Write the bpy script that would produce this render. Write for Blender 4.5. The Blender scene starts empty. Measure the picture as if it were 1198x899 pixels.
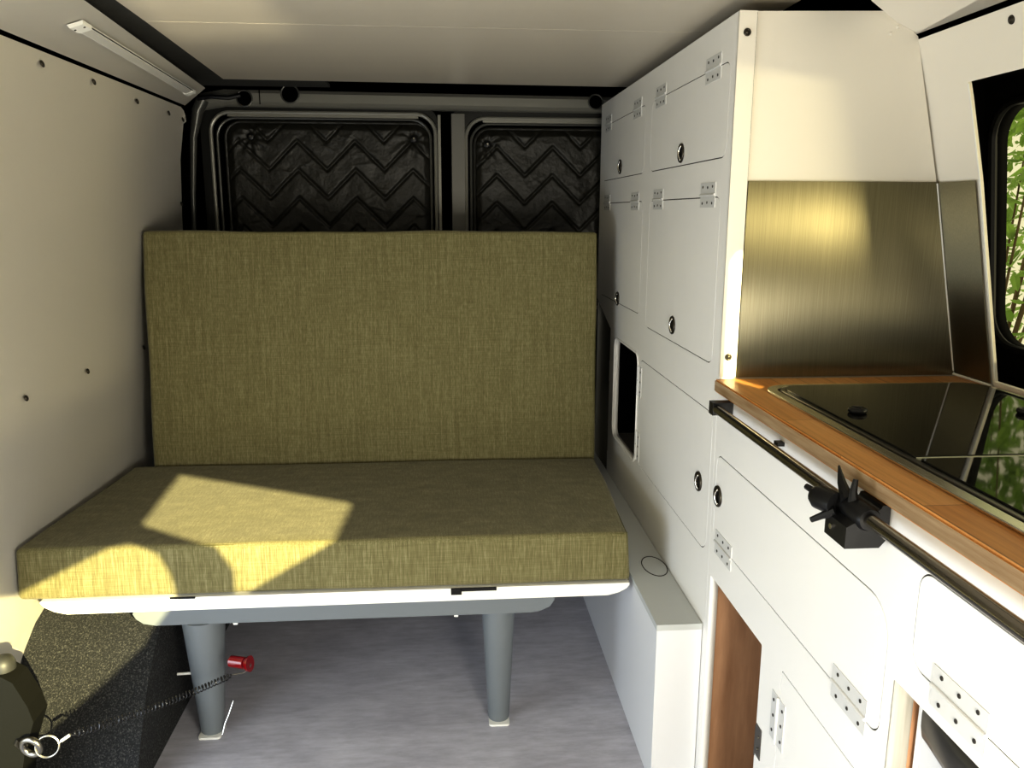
import bpy, bmesh, math, random
from mathutils import Vector, Matrix
random.seed(7)
C = bpy.context.scene.collection
PI = math.pi

# ------------------------------------------------------------------ materials
def mat(name, col, rough=.5, metal=0.0, bump=None, spec=.5, var=None, coat=0):
    m = bpy.data.materials.new(name); m.use_nodes = True
    nt = m.node_tree; b = nt.nodes['Principled BSDF']
    b.inputs['Base Color'].default_value = (*col, 1)
    b.inputs['Roughness'].default_value = rough
    b.inputs['Metallic'].default_value = metal
    b.inputs['Specular IOR Level'].default_value = spec
    b.inputs['Coat Weight'].default_value = coat
    tc = nt.nodes.new('ShaderNodeTexCoord')
    if var:                       # (scale, amount) soft mottling
        n = nt.nodes.new('ShaderNodeTexNoise'); n.inputs['Scale'].default_value = var[0]; n.inputs['Detail'].default_value = 5
        nt.links.new(tc.outputs['Object'], n.inputs['Vector'])
        mx = nt.nodes.new('ShaderNodeMix'); mx.data_type = 'RGBA'
        mx.inputs[6].default_value = (*[c*(1-var[1]) for c in col], 1)
        mx.inputs[7].default_value = (*[min(1, c*(1+var[1])) for c in col], 1)
        nt.links.new(n.outputs['Fac'], mx.inputs[0]); nt.links.new(mx.outputs[2], b.inputs['Base Color'])
    if bump:                      # (scale, strength, distance)
        n = nt.nodes.new('ShaderNodeTexNoise'); n.inputs['Scale'].default_value = bump[0]; n.inputs['Detail'].default_value = 4
        nt.links.new(tc.outputs['Object'], n.inputs['Vector'])
        bp = nt.nodes.new('ShaderNodeBump'); bp.inputs['Strength'].default_value = bump[1]; bp.inputs['Distance'].default_value = bump[2]
        nt.links.new(n.outputs['Fac'], bp.inputs['Height']); nt.links.new(bp.outputs[0], b.inputs['Normal'])
    return m

def ramp(nt, fac, stops):
    r = nt.nodes.new('ShaderNodeValToRGB')
    e = r.color_ramp.elements
    while len(e) < len(stops): e.new(.5)
    for k, (p, c) in enumerate(stops): e[k].position = p; e[k].color = (*c, 1)
    nt.links.new(fac, r.inputs[0]); return r

def noise(nt, vec, scale, sc=(1,1,1), detail=4, rough=.5):
    mp = nt.nodes.new('ShaderNodeMapping'); mp.inputs['Scale'].default_value = sc
    nt.links.new(vec, mp.inputs[0])
    n = nt.nodes.new('ShaderNodeTexNoise'); n.inputs['Scale'].default_value = scale; n.inputs['Detail'].default_value = detail
    n.inputs['Roughness'].default_value = rough
    nt.links.new(mp.outputs[0], n.inputs['Vector']); return n

def mixc(nt, fac, a, b, mode='MIX'):
    mx = nt.nodes.new('ShaderNodeMix'); mx.data_type = 'RGBA'; mx.blend_type = mode
    for v, s in ((fac, 0), (a, 6), (b, 7)):
        if hasattr(v, 'links'): nt.links.new(v, mx.inputs[s])
        elif s == 0: mx.inputs[0].default_value = v
        else: mx.inputs[s].default_value = (*v, 1)
    return mx.outputs[2]

WHITE = mat('white painted ply', (.80, .765, .69), .42, bump=(60, .04, .002), var=(3, .02))
CABW = mat('white satin cabinet paint', (.83, .82, .795), .38, bump=(45, .05, .002), var=(5, .02))
EDGE = mat('white edge', (.80, .80, .77), .45)
BOXW = mat('pale grey box paint', (.70, .71, .73), .45, bump=(40, .05, .002))
BOXTOP = mat('grey box lid paint', (.50, .52, .52), .5, bump=(40, .05, .002))
CEIL = mat('ceiling panel', (.50, .46, .39), .33, bump=(5, .05, .01))
BLACK = mat('black void', (.002, .002, .002), .9, spec=.0)
BLACKP = mat('black plastic', (.006, .006, .0065), .35, spec=.3, bump=(150, .1, .001))
RUBBER = mat('black rubber', (.004, .004, .004), .7, spec=.05)
DARKFELT = mat('dark felt lining', (.028, .028, .024), .95, bump=(300, .5, .002), var=(25, .5))
BODY = mat('grey van body paint', (.085, .085, .075), .30, metal=.25, var=(4, .12))
BEAM = mat('grey van beam paint', (.24, .235, .205), .35, metal=.2)
GREYP = mat('grey bench paint', (.15, .167, .18), .42, bump=(60, .05, .001))
BOARDW = mat('white bench board', (.80, .79, .74), .4)
STEEL = mat('bright steel', (.62, .60, .55), .22, metal=1)
STEELD = mat('dark steel', (.20, .19, .17), .28, metal=1)
NICKEL = mat('aged nickel', (.07, .062, .05), .35, metal=.9)
HINGEW = mat('painted hinge', (.62, .62, .61), .4)
HOLE = mat('screw dark', (.05, .045, .04), .5, metal=.5)
DIFF = mat('lamp diffuser', (.55, .54, .51), .35)
RED = mat('red plastic', (.18, .002, .005), .15, coat=.6)
ARCHC = None
PLYC = mat('plywood edge', (.50, .42, .30), .6, bump=(80, .2, .002), var=(30, .3))
FRIDGE = mat('fridge door grey', (.60, .61, .64), .4)
GAPSHADE = mat('door gap shade', (.045, .04, .035), .9, spec=.1)
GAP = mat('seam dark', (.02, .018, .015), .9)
WIREM = mat('white strap', (.7, .7, .66), .5)

def fabric(name):
    m = bpy.data.materials.new(name); m.use_nodes = True; nt = m.node_tree; b = nt.nodes['Principled BSDF']
    tc = nt.nodes.new('ShaderNodeTexCoord'); o = tc.outputs['Object']
    v = noise(nt, o, 1, (750, 750, 6), 3, .6); h = noise(nt, o, 1, (20, 40, 1000), 3, .6)
    v2 = noise(nt, o, 1, (330, 40, 9), 2, .5)
    s = nt.nodes.new('ShaderNodeMath'); s.operation = 'MULTIPLY_ADD'; s.inputs[1].default_value = .55
    nt.links.new(h.outputs['Fac'], s.inputs[0]); nt.links.new(v.outputs['Fac'], s.inputs[2])
    s2 = nt.nodes.new('ShaderNodeMath'); s2.operation = 'MULTIPLY_ADD'
    nt.links.new(v2.outputs['Fac'], s2.inputs[0]); s2.inputs[1].default_value = .55; nt.links.new(s.outputs[0], s2.inputs[2])
    d = nt.nodes.new('ShaderNodeMath'); d.operation = 'DIVIDE'; nt.links.new(s2.outputs[0], d.inputs[0]); d.inputs[1].default_value = 2.10
    r = ramp(nt, d.outputs[0], [(.32, (.090, .078, .032)), (.5, (.155, .140, .064)), (.68, (.27, .25, .14))])
    nt.links.new(r.outputs[0], b.inputs['Base Color'])
    b.inputs['Roughness'].default_value = .85; b.inputs['Specular IOR Level'].default_value = .2
    b.inputs['Sheen Weight'].default_value = .15
    bp = nt.nodes.new('ShaderNodeBump'); bp.inputs['Strength'].default_value = .35; bp.inputs['Distance'].default_value = .001
    nt.links.new(d.outputs[0], bp.inputs['Height']); nt.links.new(bp.outputs[0], b.inputs['Normal'])
    return m
FABRIC = fabric('olive linen weave')
PIPING = mat('olive seam', (.085, .078, .022), .9)

def quiltm():
    m = mat('black quilted nylon', (.013, .012, .0075), .48, spec=.5, bump=(14, .6, .02))
    return m
QUILT = quiltm()

def floorm():
    m = bpy.data.materials.new('grey vinyl floor'); m.use_nodes = True; nt = m.node_tree; b = nt.nodes['Principled BSDF']
    o = nt.nodes.new('ShaderNodeTexCoord').outputs['Object']
    a = noise(nt, o, 6, (1, 2.2, 1), 8, .65); c = noise(nt, o, 28, (.6, 2.5, 1), 5, .7)
    r1 = ramp(nt, a.outputs['Fac'], [(.3, (.40, .40, .45)), (.7, (.54, .545, .60))])
    r2 = ramp(nt, c.outputs['Fac'], [(.35, (.80, .79, .80)), (.65, (1, .99, 1))])
    nt.links.new(mixc(nt, 1.0, r1.outputs[0], r2.outputs[0], 'MULTIPLY'), b.inputs['Base Color'])
    b.inputs['Roughness'].default_value = .5
    return m
FLOOR = floorm()

def carpetm():
    m = bpy.data.materials.new('charcoal carpet'); m.use_nodes = True; nt = m.node_tree; b = nt.nodes['Principled BSDF']
    o = nt.nodes.new('ShaderNodeTexCoord').outputs['Object']
    a = noise(nt, o, 340, (1, 1, 1), 3, .7)
    r = ramp(nt, a.outputs['Fac'], [(.38, (.007, .008, .009)), (.54, (.018, .019, .020)), (.70, (.10, .10, .095))])
    nt.links.new(r.outputs[0], b.inputs['Base Color']); b.inputs['Roughness'].default_value = 1
    bp = nt.nodes.new('ShaderNodeBump'); bp.inputs['Strength'].default_value = .8; bp.inputs['Distance'].default_value = .003
    nt.links.new(a.outputs['Fac'], bp.inputs['Height']); nt.links.new(bp.outputs[0], b.inputs['Normal'])
    return m
CARPET = carpetm()

def blockm():
    m = bpy.data.materials.new('butcher block'); m.use_nodes = True; nt = m.node_tree; b = nt.nodes['Principled BSDF']
    o = nt.nodes.new('ShaderNodeTexCoord').outputs['Object']
    sp = nt.nodes.new('ShaderNodeSeparateXYZ'); nt.links.new(o, sp.inputs[0])
    cb = nt.nodes.new('ShaderNodeCombineXYZ'); nt.links.new(sp.outputs['Y'], cb.inputs[0]); nt.links.new(sp.outputs['X'], cb.inputs[1])
    br = nt.nodes.new('ShaderNodeTexBrick'); nt.links.new(cb.outputs[0], br.inputs['Vector'])
    br.inputs['Scale'].default_value = 1; br.inputs['Brick Width'].default_value = .31; br.inputs['Row Height'].default_value = .043
    br.inputs['Mortar Size'].default_value = .0006; br.inputs['Mortar Smooth'].default_value = .2; br.inputs['Bias'].default_value = 0
    br.inputs['Color1'].default_value = (.60, .27, .07, 1); br.inputs['Color2'].default_value = (.80, .45, .17, 1); br.inputs['Mortar'].default_value = (.25, .11, .03, 1)
    g = noise(nt, o, 1, (160, 7, 60), 5, .65)
    r = ramp(nt, g.outputs['Fac'], [(.3, (.70, .62, .55)), (.7, (1.0, 1.0, 1.0))])
    nt.links.new(mixc(nt, 1.0, br.outputs['Color'], r.outputs[0], 'MULTIPLY'), b.inputs['Base Color'])
    b.inputs['Roughness'].default_value = .36
    return m
BLOCK = blockm()
def woodm(name, c1, c2, sc, rough=.55):
    m = bpy.data.materials.new(name); m.use_nodes = True; nt = m.node_tree; b = nt.nodes['Principled BSDF']
    o = nt.nodes.new('ShaderNodeTexCoord').outputs['Object']
    g = noise(nt, o, 1, sc, 6, .6)
    r = ramp(nt, g.outputs['Fac'], [(.3, c1), (.7, c2)])
    nt.links.new(r.outputs[0], b.inputs['Base Color']); b.inputs['Roughness'].default_value = rough
    return m
PLYFACE = woodm('brown plywood', (.36, .19, .10), (.56, .33, .19), (40, 40, 5))
BLOCKEDGE = woodm('worn worktop edge', (.24, .14, .06), (.42, .31, .19), (20, 9, 160))
JAMB = woodm('pale jamb', (.26, .25, .22), (.42, .40, .36), (90, 30, 4))

def brushed():
    m = bpy.data.materials.new('brushed stainless'); m.use_nodes = True; nt = m.node_tree; b = nt.nodes['Principled BSDF']
    o = nt.nodes.new('ShaderNodeTexCoord').outputs['Object']
    g = noise(nt, o, 1, (1400, 1400, 10), 3, .6)
    r = ramp(nt, g.outputs['Fac'], [(.3, (.205, .185, .125)), (.7, (.27, .248, .175))])
    nt.links.new(r.outputs[0], b.inputs['Base Color']); b.inputs['Metallic'].default_value = 1
    b.inputs['Roughness'].default_value = .30
    b.inputs['Anisotropic'].default_value = .98
    t = nt.nodes.new('ShaderNodeTangent'); t.direction_type = 'RADIAL'; t.axis = 'Z'
    cv = nt.nodes.new('ShaderNodeCombineXYZ'); cv.inputs[2].default_value = 1; b.inputs['Anisotropic Rotation'].default_value = .25
    nt.links.new(cv.outputs[0], b.inputs['Tangent']); nt.nodes.remove(t)
    bp = nt.nodes.new('ShaderNodeBump'); bp.inputs['Strength'].default_value = .015; bp.inputs['Distance'].default_value = .0002
    nt.links.new(g.outputs['Fac'], bp.inputs['Height']); nt.links.new(bp.outputs[0], b.inputs['Normal'])
    return m
BRUSHED = brushed()
LID = mat('dark tinted lid glass', (.010, .010, .008), .035, spec=.5)
LID.node_tree.nodes['Principled BSDF'].inputs['IOR'].default_value = 1.8

def glassm():
    m = bpy.data.materials.new('tinted window glass'); m.use_nodes = True; nt = m.node_tree
    for n in list(nt.nodes):
        if n.type != 'OUTPUT_MATERIAL': nt.nodes.remove(n)
    out = nt.nodes[0]
    t = nt.nodes.new('ShaderNodeBsdfTransparent'); t.inputs[0].default_value = (.80, .80, .70, 1)
    g = nt.nodes.new('ShaderNodeBsdfGlossy'); g.inputs['Roughness'].default_value = .02
    mx = nt.nodes.new('ShaderNodeMixShader')
    mx.inputs[0].default_value = .07; nt.links.new(t.outputs[0], mx.inputs[1]); nt.links.new(g.outputs[0], mx.inputs[2])
    nt.links.new(mx.outputs[0], out.inputs[0]); return m
GLASS = glassm()
LEAF = mat('green leaf', (.26, .42, .08), .45, var=(9, .6)); BARK = mat('brown twig', (.12, .08, .04), .8)

# ------------------------------------------------------------------ helpers
def link(name, me, m, parent=None):
    o = bpy.data.objects.new(name, me); C.objects.link(o)
    for mm in (m if isinstance(m, (list, tuple)) else [m]): o.data.materials.append(mm)
    if parent: o.parent = parent
    return o
def finish(name, bm, m, parent=None, smooth=False, bev=0, seg=2, recalc=True):
    if bev:
        es = [e for e in bm.edges if len(e.link_faces) == 2 and e.calc_face_angle(0) > .5]
        bmesh.ops.bevel(bm, geom=es, offset=bev, segments=seg, affect='EDGES', profile=.5)
    if recalc: bmesh.ops.recalc_face_normals(bm, faces=bm.faces)
    me = bpy.data.meshes.new(name); bm.to_mesh(me); bm.free()
    o = link(name, me, m, parent)
    if smooth:
        for p in me.polygons: p.use_smooth = True
        try: me.set_sharp_from_angle(angle=math.radians(40))
        except Exception: pass
    return o
def tag(o, label=None, cat=None, group=None, kind=None):
    if label: o['label'] = label
    if cat: o['category'] = cat
    if group: o['group'] = group
    if kind: o['kind'] = kind
    return o
def thing(name, loc, label, cat, group=None):
    o = bpy.data.objects.new(name, None); C.objects.link(o); o.location = loc; o.empty_display_size = .05
    return tag(o, label, cat, group)
def reparent(o, parent):        # keep world shape: part meshes are modelled in world space
    o.parent = parent; o.matrix_parent_inverse = parent.matrix_world.inverted() if parent.type != 'EMPTY' else Matrix.Translation(parent.location).inverted()
    return o
def part(o, parent, label=None):
    # parent chain is made only of translations
    off = Vector((0, 0, 0)); p = parent
    while p: off += p.location; p = p.parent
    for v in o.data.vertices: v.co -= off
    o.parent = parent
    if label: o['label'] = label
    return o
def recenter(o):                # origin to the middle of the mesh (top-level mesh or part)
    vs = [v.co.copy() for v in o.data.vertices]
    c = Vector((sum(v.x for v in vs), sum(v.y for v in vs), sum(v.z for v in vs)))/len(vs)
    for v in o.data.vertices: v.co -= c
    o.location = o.location + c
    return o
def box(bm, x0, x1, y0, y1, z0, z1):
    v = [bm.verts.new((x, y, z)) for x in (x0, x1) for y in (y0, y1) for z in (z0, z1)]
    for f in ((0,1,3,2), (4,6,7,5), (0,4,5,1), (2,3,7,6), (0,2,6,4), (1,5,7,3)): bm.faces.new([v[i] for i in f])
def boxo(name, d, m, bev=.001, seg=2, parent=None, smooth=False):
    bm = bmesh.new(); box(bm, *d); o = finish(name, bm, m, None, smooth, bev, seg)
    return part(o, parent) if parent else o
def prism(bm, pts, axis, a, b):
    # pts 2-D polygon; axis 'x','y','z' is the extrusion axis
    def P(u, v, w): return {'x': (w, u, v), 'y': (u, w, v), 'z': (u, v, w)}[axis]
    A = [bm.verts.new(P(u, v, a)) for u, v in pts]; B = [bm.verts.new(P(u, v, b)) for u, v in pts]
    bm.faces.new(A); bm.faces.new(B[::-1]); n = len(pts)
    for i in range(n): bm.faces.new([A[i], B[i], B[(i+1) % n], A[(i+1) % n]])
def frame_of(t):
    t = t.normalized(); up = Vector((0, 0, 1)) if abs(t.z) < .95 else Vector((1, 0, 0))
    a = t.cross(up).normalized(); return a, a.cross(t).normalized()
def tube(bm, pts, r, n=12, cap=True, close=False):
    pts = [Vector(p) for p in pts]; rings = []; N = len(pts); prev = None
    for i, p in enumerate(pts):
        if close: t = pts[(i+1) % N]-pts[i-1]
        else: t = pts[min(i+1, N-1)]-pts[max(i-1, 0)]
        if prev is None: a, b = frame_of(t)
        else:
            t = t.normalized(); a = (prev - t*prev.dot(t)).normalized(); b = a.cross(t).normalized()*1
        prev = a; rr = r[i] if isinstance(r, (list, tuple)) else r
        b = t.normalized().cross(a)
        rings.append([bm.verts.new(p+a*math.cos(2*PI*k/n)*rr+b*math.sin(2*PI*k/n)*rr) for k in range(n)])
    for i in range(N if close else N-1):
        A, B = rings[i], rings[(i+1) % N]
        for k in range(n): bm.faces.new([A[k], A[(k+1) % n], B[(k+1) % n], B[k]])
    if cap and not close: bm.faces.new(rings[0][::-1]); bm.faces.new(rings[-1])
def circ(c, R, ax, n=28):       # points of a circle with axis ax
    a, b = frame_of(Vector(ax)); c = Vector(c)
    return [c+a*math.cos(2*PI*k/n)*R+b*math.sin(2*PI*k/n)*R for k in range(n)]
def rrect(u0, u1, v0, v1, r, n=6):
    if not isinstance(r, (list, tuple)): r = [r]*4
    out = []
    for (cu, cv, a0, rr) in ((u1-r[0], v1-r[0], 0, r[0]), (u0+r[1], v1-r[1], 90, r[1]), (u0+r[2], v0+r[2], 180, r[2]), (u1-r[3], v0+r[3], 270, r[3])):
        for k in range(n+1):
            a = math.radians(a0+90*k/n); out.append((cu+rr*math.cos(a), cv+rr*math.sin(a)))
    return out
def sheet(name, outer, holes, t, fn, m, bev=0):
    """flat plate with holes; fn(u, v, w) -> xyz, w runs 0..t"""
    cu = bpy.data.curves.new('tmp', 'CURVE'); cu.dimensions = '2D'; cu.fill_mode = 'BOTH'; cu.extrude = t/2
    for ring in [outer]+list(holes):
        s = cu.splines.new('POLY'); s.points.add(len(ring)-1)
        for p, (u, v) in zip(s.points, ring): p.co = (u, v, 0, 1)
        s.use_cyclic_u = True
    ob = bpy.data.objects.new('tmp', cu); C.objects.link(ob)
    dg = bpy.context.evaluated_depsgraph_get(); dg.update()
    me = bpy.data.meshes.new_from_object(ob.evaluated_get(dg))
    bpy.data.objects.remove(ob); bpy.data.curves.remove(cu)
    for v in me.vertices: v.co = Vector(fn(v.co.x, v.co.y, v.co.z+t/2))
    bm = bmesh.new(); bm.from_mesh(me); bmesh.ops.remove_doubles(bm, verts=bm.verts, dist=1e-6)
    me.materials.clear(); bpy.data.meshes.remove(me)
    return finish(name, bm, m)

FX = .430                         # plane of the cupboard fronts
face = lambda u, v, w: (FX+w, u, v)

# ------------------------------------------------------------------ camera
cam = bpy.data.objects.new('camera', bpy.data.cameras.new('camera')); C.objects.link(cam)
yaw, pitch, roll = .0796627, .207033, .0028031
cy, sy, cp, sp = math.cos(yaw), math.sin(yaw), math.cos(pitch), math.sin(pitch)
fw = Vector((sy*cp, cy*cp, -sp)); rt = Vector((cy, -sy, 0)); up = rt.cross(fw)
c_, s_ = math.cos(roll), math.sin(roll); r2 = c_*rt+s_*up; u2 = -s_*rt+c_*up
M3 = Matrix((r2, u2, -fw)).transposed(); cam.matrix_world = Matrix.Translation((0, 0, 1.0)) @ M3.to_4x4()
cam.data.sensor_width = 36; cam.data.lens = 955.4/1198*36; cam.data.clip_start = .02
bpy.context.scene.camera = cam

# ------------------------------------------------------------------ screws (cup washer + head)
def screw_mesh():
    bm = bmesh.new()
    tube(bm, circ((0, 0, 0), .0042, (0, 0, 1), 16), .0016, 8, close=True)
    s0 = len(bm.faces)
    tube(bm, [(0, 0, -.0015), (0, 0, .0012), (0, 0, .0022)], [.0036, .0034, .0016], 12)
    bmesh.ops.recalc_face_normals(bm, faces=bm.faces)
    for f in bm.faces: f.smooth = True
    me = bpy.data.meshes.new('screw'); bm.to_mesh(me); bm.free(); me.materials.append(NICKEL); return me
SCREW = screw_mesh()
def screw(p, n, parent):
    o = bpy.data.objects.new('screw', SCREW); C.objects.link(o); o.parent = parent
    off = Vector((0, 0, 0)); q = parent
    while q: off += q.location; q = q.parent
    o.location = Vector(p)-off; o.rotation_mode = 'QUATERNION'; o.rotation_quaternion = Vector(n).to_track_quat('Z', 'Y')
    return o

# ------------------------------------------------------------------ the setting
tag(boxo('floor', (-.95, 1.0, -.35, 2.75, -.03, 0), FLOOR, 0), kind='structure')
# ceiling: two panels meeting at a fine cross seam
bm = bmesh.new()
for y0, y1, xl0, xl1 in ((-.35, 1.50, -.42, -.496), (1.5025, 2.145, -.496, -.527)):
    pts = [(xl0, y0), (.54, y0), (.53, y1), (xl1, y1 if y1 < 2 else 2.112)]
    prism(bm, pts, 'z', 1.311, 1.318)
ceil = tag(finish('ceiling', bm, CEIL, bev=.0008), kind='structure')
boxo_ = boxo('trim_1', (-.95, 1.0, -.35, 2.75, 1.355, 1.38), BLACK, 0); tag(boxo_, kind='structure')       # dark roof skin above the lining
# dark felt strip between ceiling and slanted panel
bm = bmesh.new()
A = [(-.30, -.2), (-.30, 2.3), (-.68, 2.3), (-.60, -.2)]
prism(bm, A, 'z', 1.322, 1.330)
tag(finish('trim_2', bm, DARKFELT), kind='structure')

PROF = [(-.806, 0), (-.795, .15), (-.790, .30), (-.788, .42), (-.776, .58), (-.764, .70), (-.750, .85), (-.733, .97), (-.698, 1.13), (-.655, 1.257)]
def taper(y): return .024*(y-1.42)
def wall_left():
    bm = bmesh.new(); ys = [1.20, 1.34, 1.5, 1.7, 1.9, 2.1, 2.235, 2.262, 2.275, 2.28]; prof = []
    for i in range(len(PROF)-1):
        (a, b), (c, d) = PROF[i], PROF[i+1]
        for k in range(3): t = k/3; prof.append((a+(c-a)*t, b+(d-b)*t))
    prof.append(PROF[-1])
    cut = {2.262: .006, 2.275: .016, 2.28: .03}
    g = []
    for y in ys:
        row = []
        for x, z in prof:
            zz = min(z, 1.257-.009*(y-1.34)-cut.get(y, 0)); yy = y if y < 1.9 else 1.9+(y-1.9)*(1.0 if z < .9 else 1-.30*(z-.9)/.36)+(.06 if z < .97 else .06*(1.26-z)/.29)*(y-1.9)/.38; row.append(bm.verts.new((x+taper(yy), yy, zz)))
        g.append(row)
    for i in range(len(ys)-1):
        for j in range(len(prof)-1): bm.faces.new([g[i][j], g[i][j+1], g[i+1][j+1], g[i+1][j]])
    bmesh.ops.solidify(bm, geom=bm.faces[:], thickness=-.006)
    return finish('wall_left', bm, WHITE, smooth=True)
wl = tag(wall_left(), kind='structure')
def wx(z, y):
    for (a, b), (c, d) in zip(PROF, PROF[1:]):
        if b <= z <= d: return a+(c-a)*(z-b)/(d-b)+taper(y)
for y, z in ((1.325, 1.236), (1.47, 1.236), (1.66, 1.236), (1.87, 1.228), (2.06, 1.226), (2.16, 1.222), (1.50, .670), (1.745, .672), (2.05, .672), (2.27, 1.02)):
    x = wx(z, y); screw((x+.0068, y, z), (1, 0, .22), wl)
for y, z in ((1.33, .19),): screw((wx(z, y)+.0068, y, z), (1, 0, .1), wl)
# slanted panel above the left wall with the strip lamp
bm = bmesh.new()
Q = [Vector((-.655, .98, 1.2655)), Vector((-.640, 2.167, 1.255)), Vector((-.578, 2.225, 1.279)), Vector((-.609, 2.214, 1.262))]
q = [(-.655, .98, 1.2648), (-.638, 2.170, 1.2565), (-.560, 2.075, 1.2850), (-.508, .98, 1.3125)]
vs = [bm.verts.new(p) for p in q]; bm.faces.new(vs)
bmesh.ops.solidify(bm, geom=bm.faces[:], thickness=.005)
tag(finish('trim_3', bm, WHITE), kind='structure')
P0, P1 = Vector((-.5700, 1.405, 1.2895)), Vector((-.5885, 2.045, 1.2748))
nrm = Vector((-(-.3), 0, -.92)).normalized()
nrm = (Vector(q[1])-Vector(q[0])).cross(Vector(q[3])-Vector(q[0])).normalized()
if nrm.z > 0: nrm = -nrm
t = (P1-P0).normalized(); s = nrm.cross(t).normalized()
P0 += nrm*.0035; P1 += nrm*.0035
led = thing('strip_lamp', (P0+P1)/2, 'slim white strip lamp with frosted cover on the slanted panel', 'lamp')
def along(name, a, b, w, h, m, lift, bev):
    bm = bmesh.new(); pa = P0+t*a; pb = P0+t*b
    vv = []
    for p in (pa, pb):
        for si in (-1, 1):
            for hi in (0, 1): vv.append(bm.verts.new(p+s*si*w/2*(1 if not hi else .82)+nrm*(lift+hi*h)))
    for f in ((0,1,3,2), (4,6,7,5), (0,4,5,1), (2,3,7,6), (0,2,6,4), (1,5,7,3)): bm.faces.new([vv[i] for i in f])
    return part(finish(name, bm, m, bev=bev, smooth=True), led)
L = (P1-P0).length
along('housing', 0, L, .024, .0025, EDGE, 0, .0005)
along('diffuser', .028, L-.02, .017, .0025, DIFF, .002, .001)
capA = along('end_cap', -.004, .032, .026, .006, EDGE, 0, .0015); along('end_cap', L-.018, L+.006, .026, .0055, EDGE, 0, .0015)
along('shadow_groove', .03, L-.018, .0022, .0008, HOLE, .0026, 0).location += (s if s.x > 0 else -s)*.0108
for k in (-1, 1): 
    bm = bmesh.new(); c0 = P0+t*.010+s*k*.0075+nrm*.0058; tube(bm, [c0, c0+nrm*.0012], .0018, 10); part(finish('screw', bm, HOLE), led)

# van skin behind the wall panel and at the back
bm = bmesh.new(); prism(bm, [(-.90, 0), (-.87, .4), (-.80, 1.0), (-.735, 1.30), (-.735, 1.355), (-.95, 1.355), (-.95, 0)], 'y', 1.18, 2.75)
tag(finish('trim_4', bm, BLACK), kind='structure')
bm = bmesh.new(); box(bm, -.95, 1.0, 2.56, 2.60, 0, 1.36); tag(finish('wall_back', bm, BLACK), kind='structure')
# roof beam over the rear doors
bm = bmesh.new()
bp = [(2.40, 1.289), (2.392, 1.296), (2.392, 1.318), (2.40, 1.327), (2.46, 1.333), (2.48, 1.30), (2.46, 1.286), (2.415, 1.284)]
xs = [-.665, -.60, .1, .60]
rows = []
for x in xs:
    dz = -.012 if x < -.64 else 0
    rows.append([bm.verts.new((x, y, z+dz-.006*(x+.6))) for y, z in bp])
for a, b in zip(rows, rows[1:]):
    for k in range(len(bp)): bm.faces.new([a[k], a[(k+1) % len(bp)], b[(k+1) % len(bp)], b[k]])
bm.faces.new(rows[0]); bm.faces.new(rows[-1][::-1])
beam = tag(finish('trim_5', bm, BEAM, bev=.004, seg=3, smooth=True), kind='structure')
for x, z, r in ((-.544, 1.303, .021), (-.421, 1.316, .024), (.425, 1.306, .020)):
    bm = bmesh.new(); tube(bm, [(x, 2.3905, z), (x, 2.400, z)], r, 24); part(finish('access_hole', bm, BLACK), beam)
    bm = bmesh.new(); tube(bm, circ((x, 2.391, z), r, (0, 1, 0), 24), .0022, 8, close=True); part(finish('hole_rim', bm, BODY, smooth=True), beam)
bm = bmesh.new(); tube(bm, [(-.503, 2.391, 1.288), (-.503, 2.391, 1.325)], .0015, 6); part(finish('weld_seam', bm, BLACK), beam)
# side pillar and curved corner
bm = bmesh.new()
pp = [(-.655, 2.395, 1.30), (-.672, 2.395, 1.27), (-.688, 2.395, 1.20), (-.70, 2.395, 1.05), (-.712, 2.395, .80)]
tube(bm, pp, [.018, .016, .010, .007, .006], 10)
tag(finish('trim_6', bm, BODY, smooth=True), kind='structure')
# small wiring and plug in the roof corner
bm = bmesh.new(); tube(bm, [(-.66, 2.36, 1.298), (-.62, 2.355, 1.302), (-.58, 2.36, 1.300), (-.55, 2.37, 1.308)], .006, 8)
tag(finish('roof_cable', bm, BLACKP, smooth=True), 'short black cable tucked in the roof corner above the left rear door', 'cable')

rear = lambda u, v, w: (u, 2.42+w, v)
def rear_door(n, x0, x1, wx0, wx1, wz1, body):
    d = sheet('door_%d' % n, rrect(x0, x1, .30, 1.285, [.03]*2+[.02]*2), [rrect(wx0-.022, wx1+.022, .74, wz1+.022, .05)], .035, rear, body)
    tag(d, kind='structure')
    for off, y, r in ((.018, 2.416, .0055), (.004, 2.426, .004)):
        ring = [(u, y, v) for u, v in rrect(wx0-off, wx1+off, .74-off, wz1+off, .055, 8)]
        bm = bmesh.new(); tube(bm, ring, r, 8, close=True); part(finish('window_lip', bm, BEAM if off > .01 else BODY, smooth=True), d)
    bm = bmesh.new(); box(bm, wx0-.02, wx1+.02, 2.462, 2.468, .74, wz1+.02); part(finish('pane', bm, BLACK), d)
    # upper pressed channel
    bm = bmesh.new(); box(bm, wx0+.03, wx1-.03, 2.413, 2.42, wz1+.006, wz1+.016); part(finish('pressed_channel', bm, BEAM, bev=.003), d)
    return d
DOORB = mat('rear door paint', (.012, .012, .010), .35, spec=.3)
d1 = rear_door(1, -.675, -.022, -.628, -.022-.022, 1.252, DOORB)
d2 = rear_door(2, .018, .70, .078, .655, 1.243, DOORB)
bm = bmesh.new(); box(bm, .019, .056, 2.409, 2.4205, .31, 1.272); part(finish('inner_pillar', bm, mat('pillar paint', (.13, .128, .115), .35, metal=.2), bev=.004), d2)
bm = bmesh.new(); box(bm, -.0195, -.0115, 2.409, 2.4205, .31, 1.268); part(finish('edge_strip', bm, BEAM, bev=.002), d1)
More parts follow.
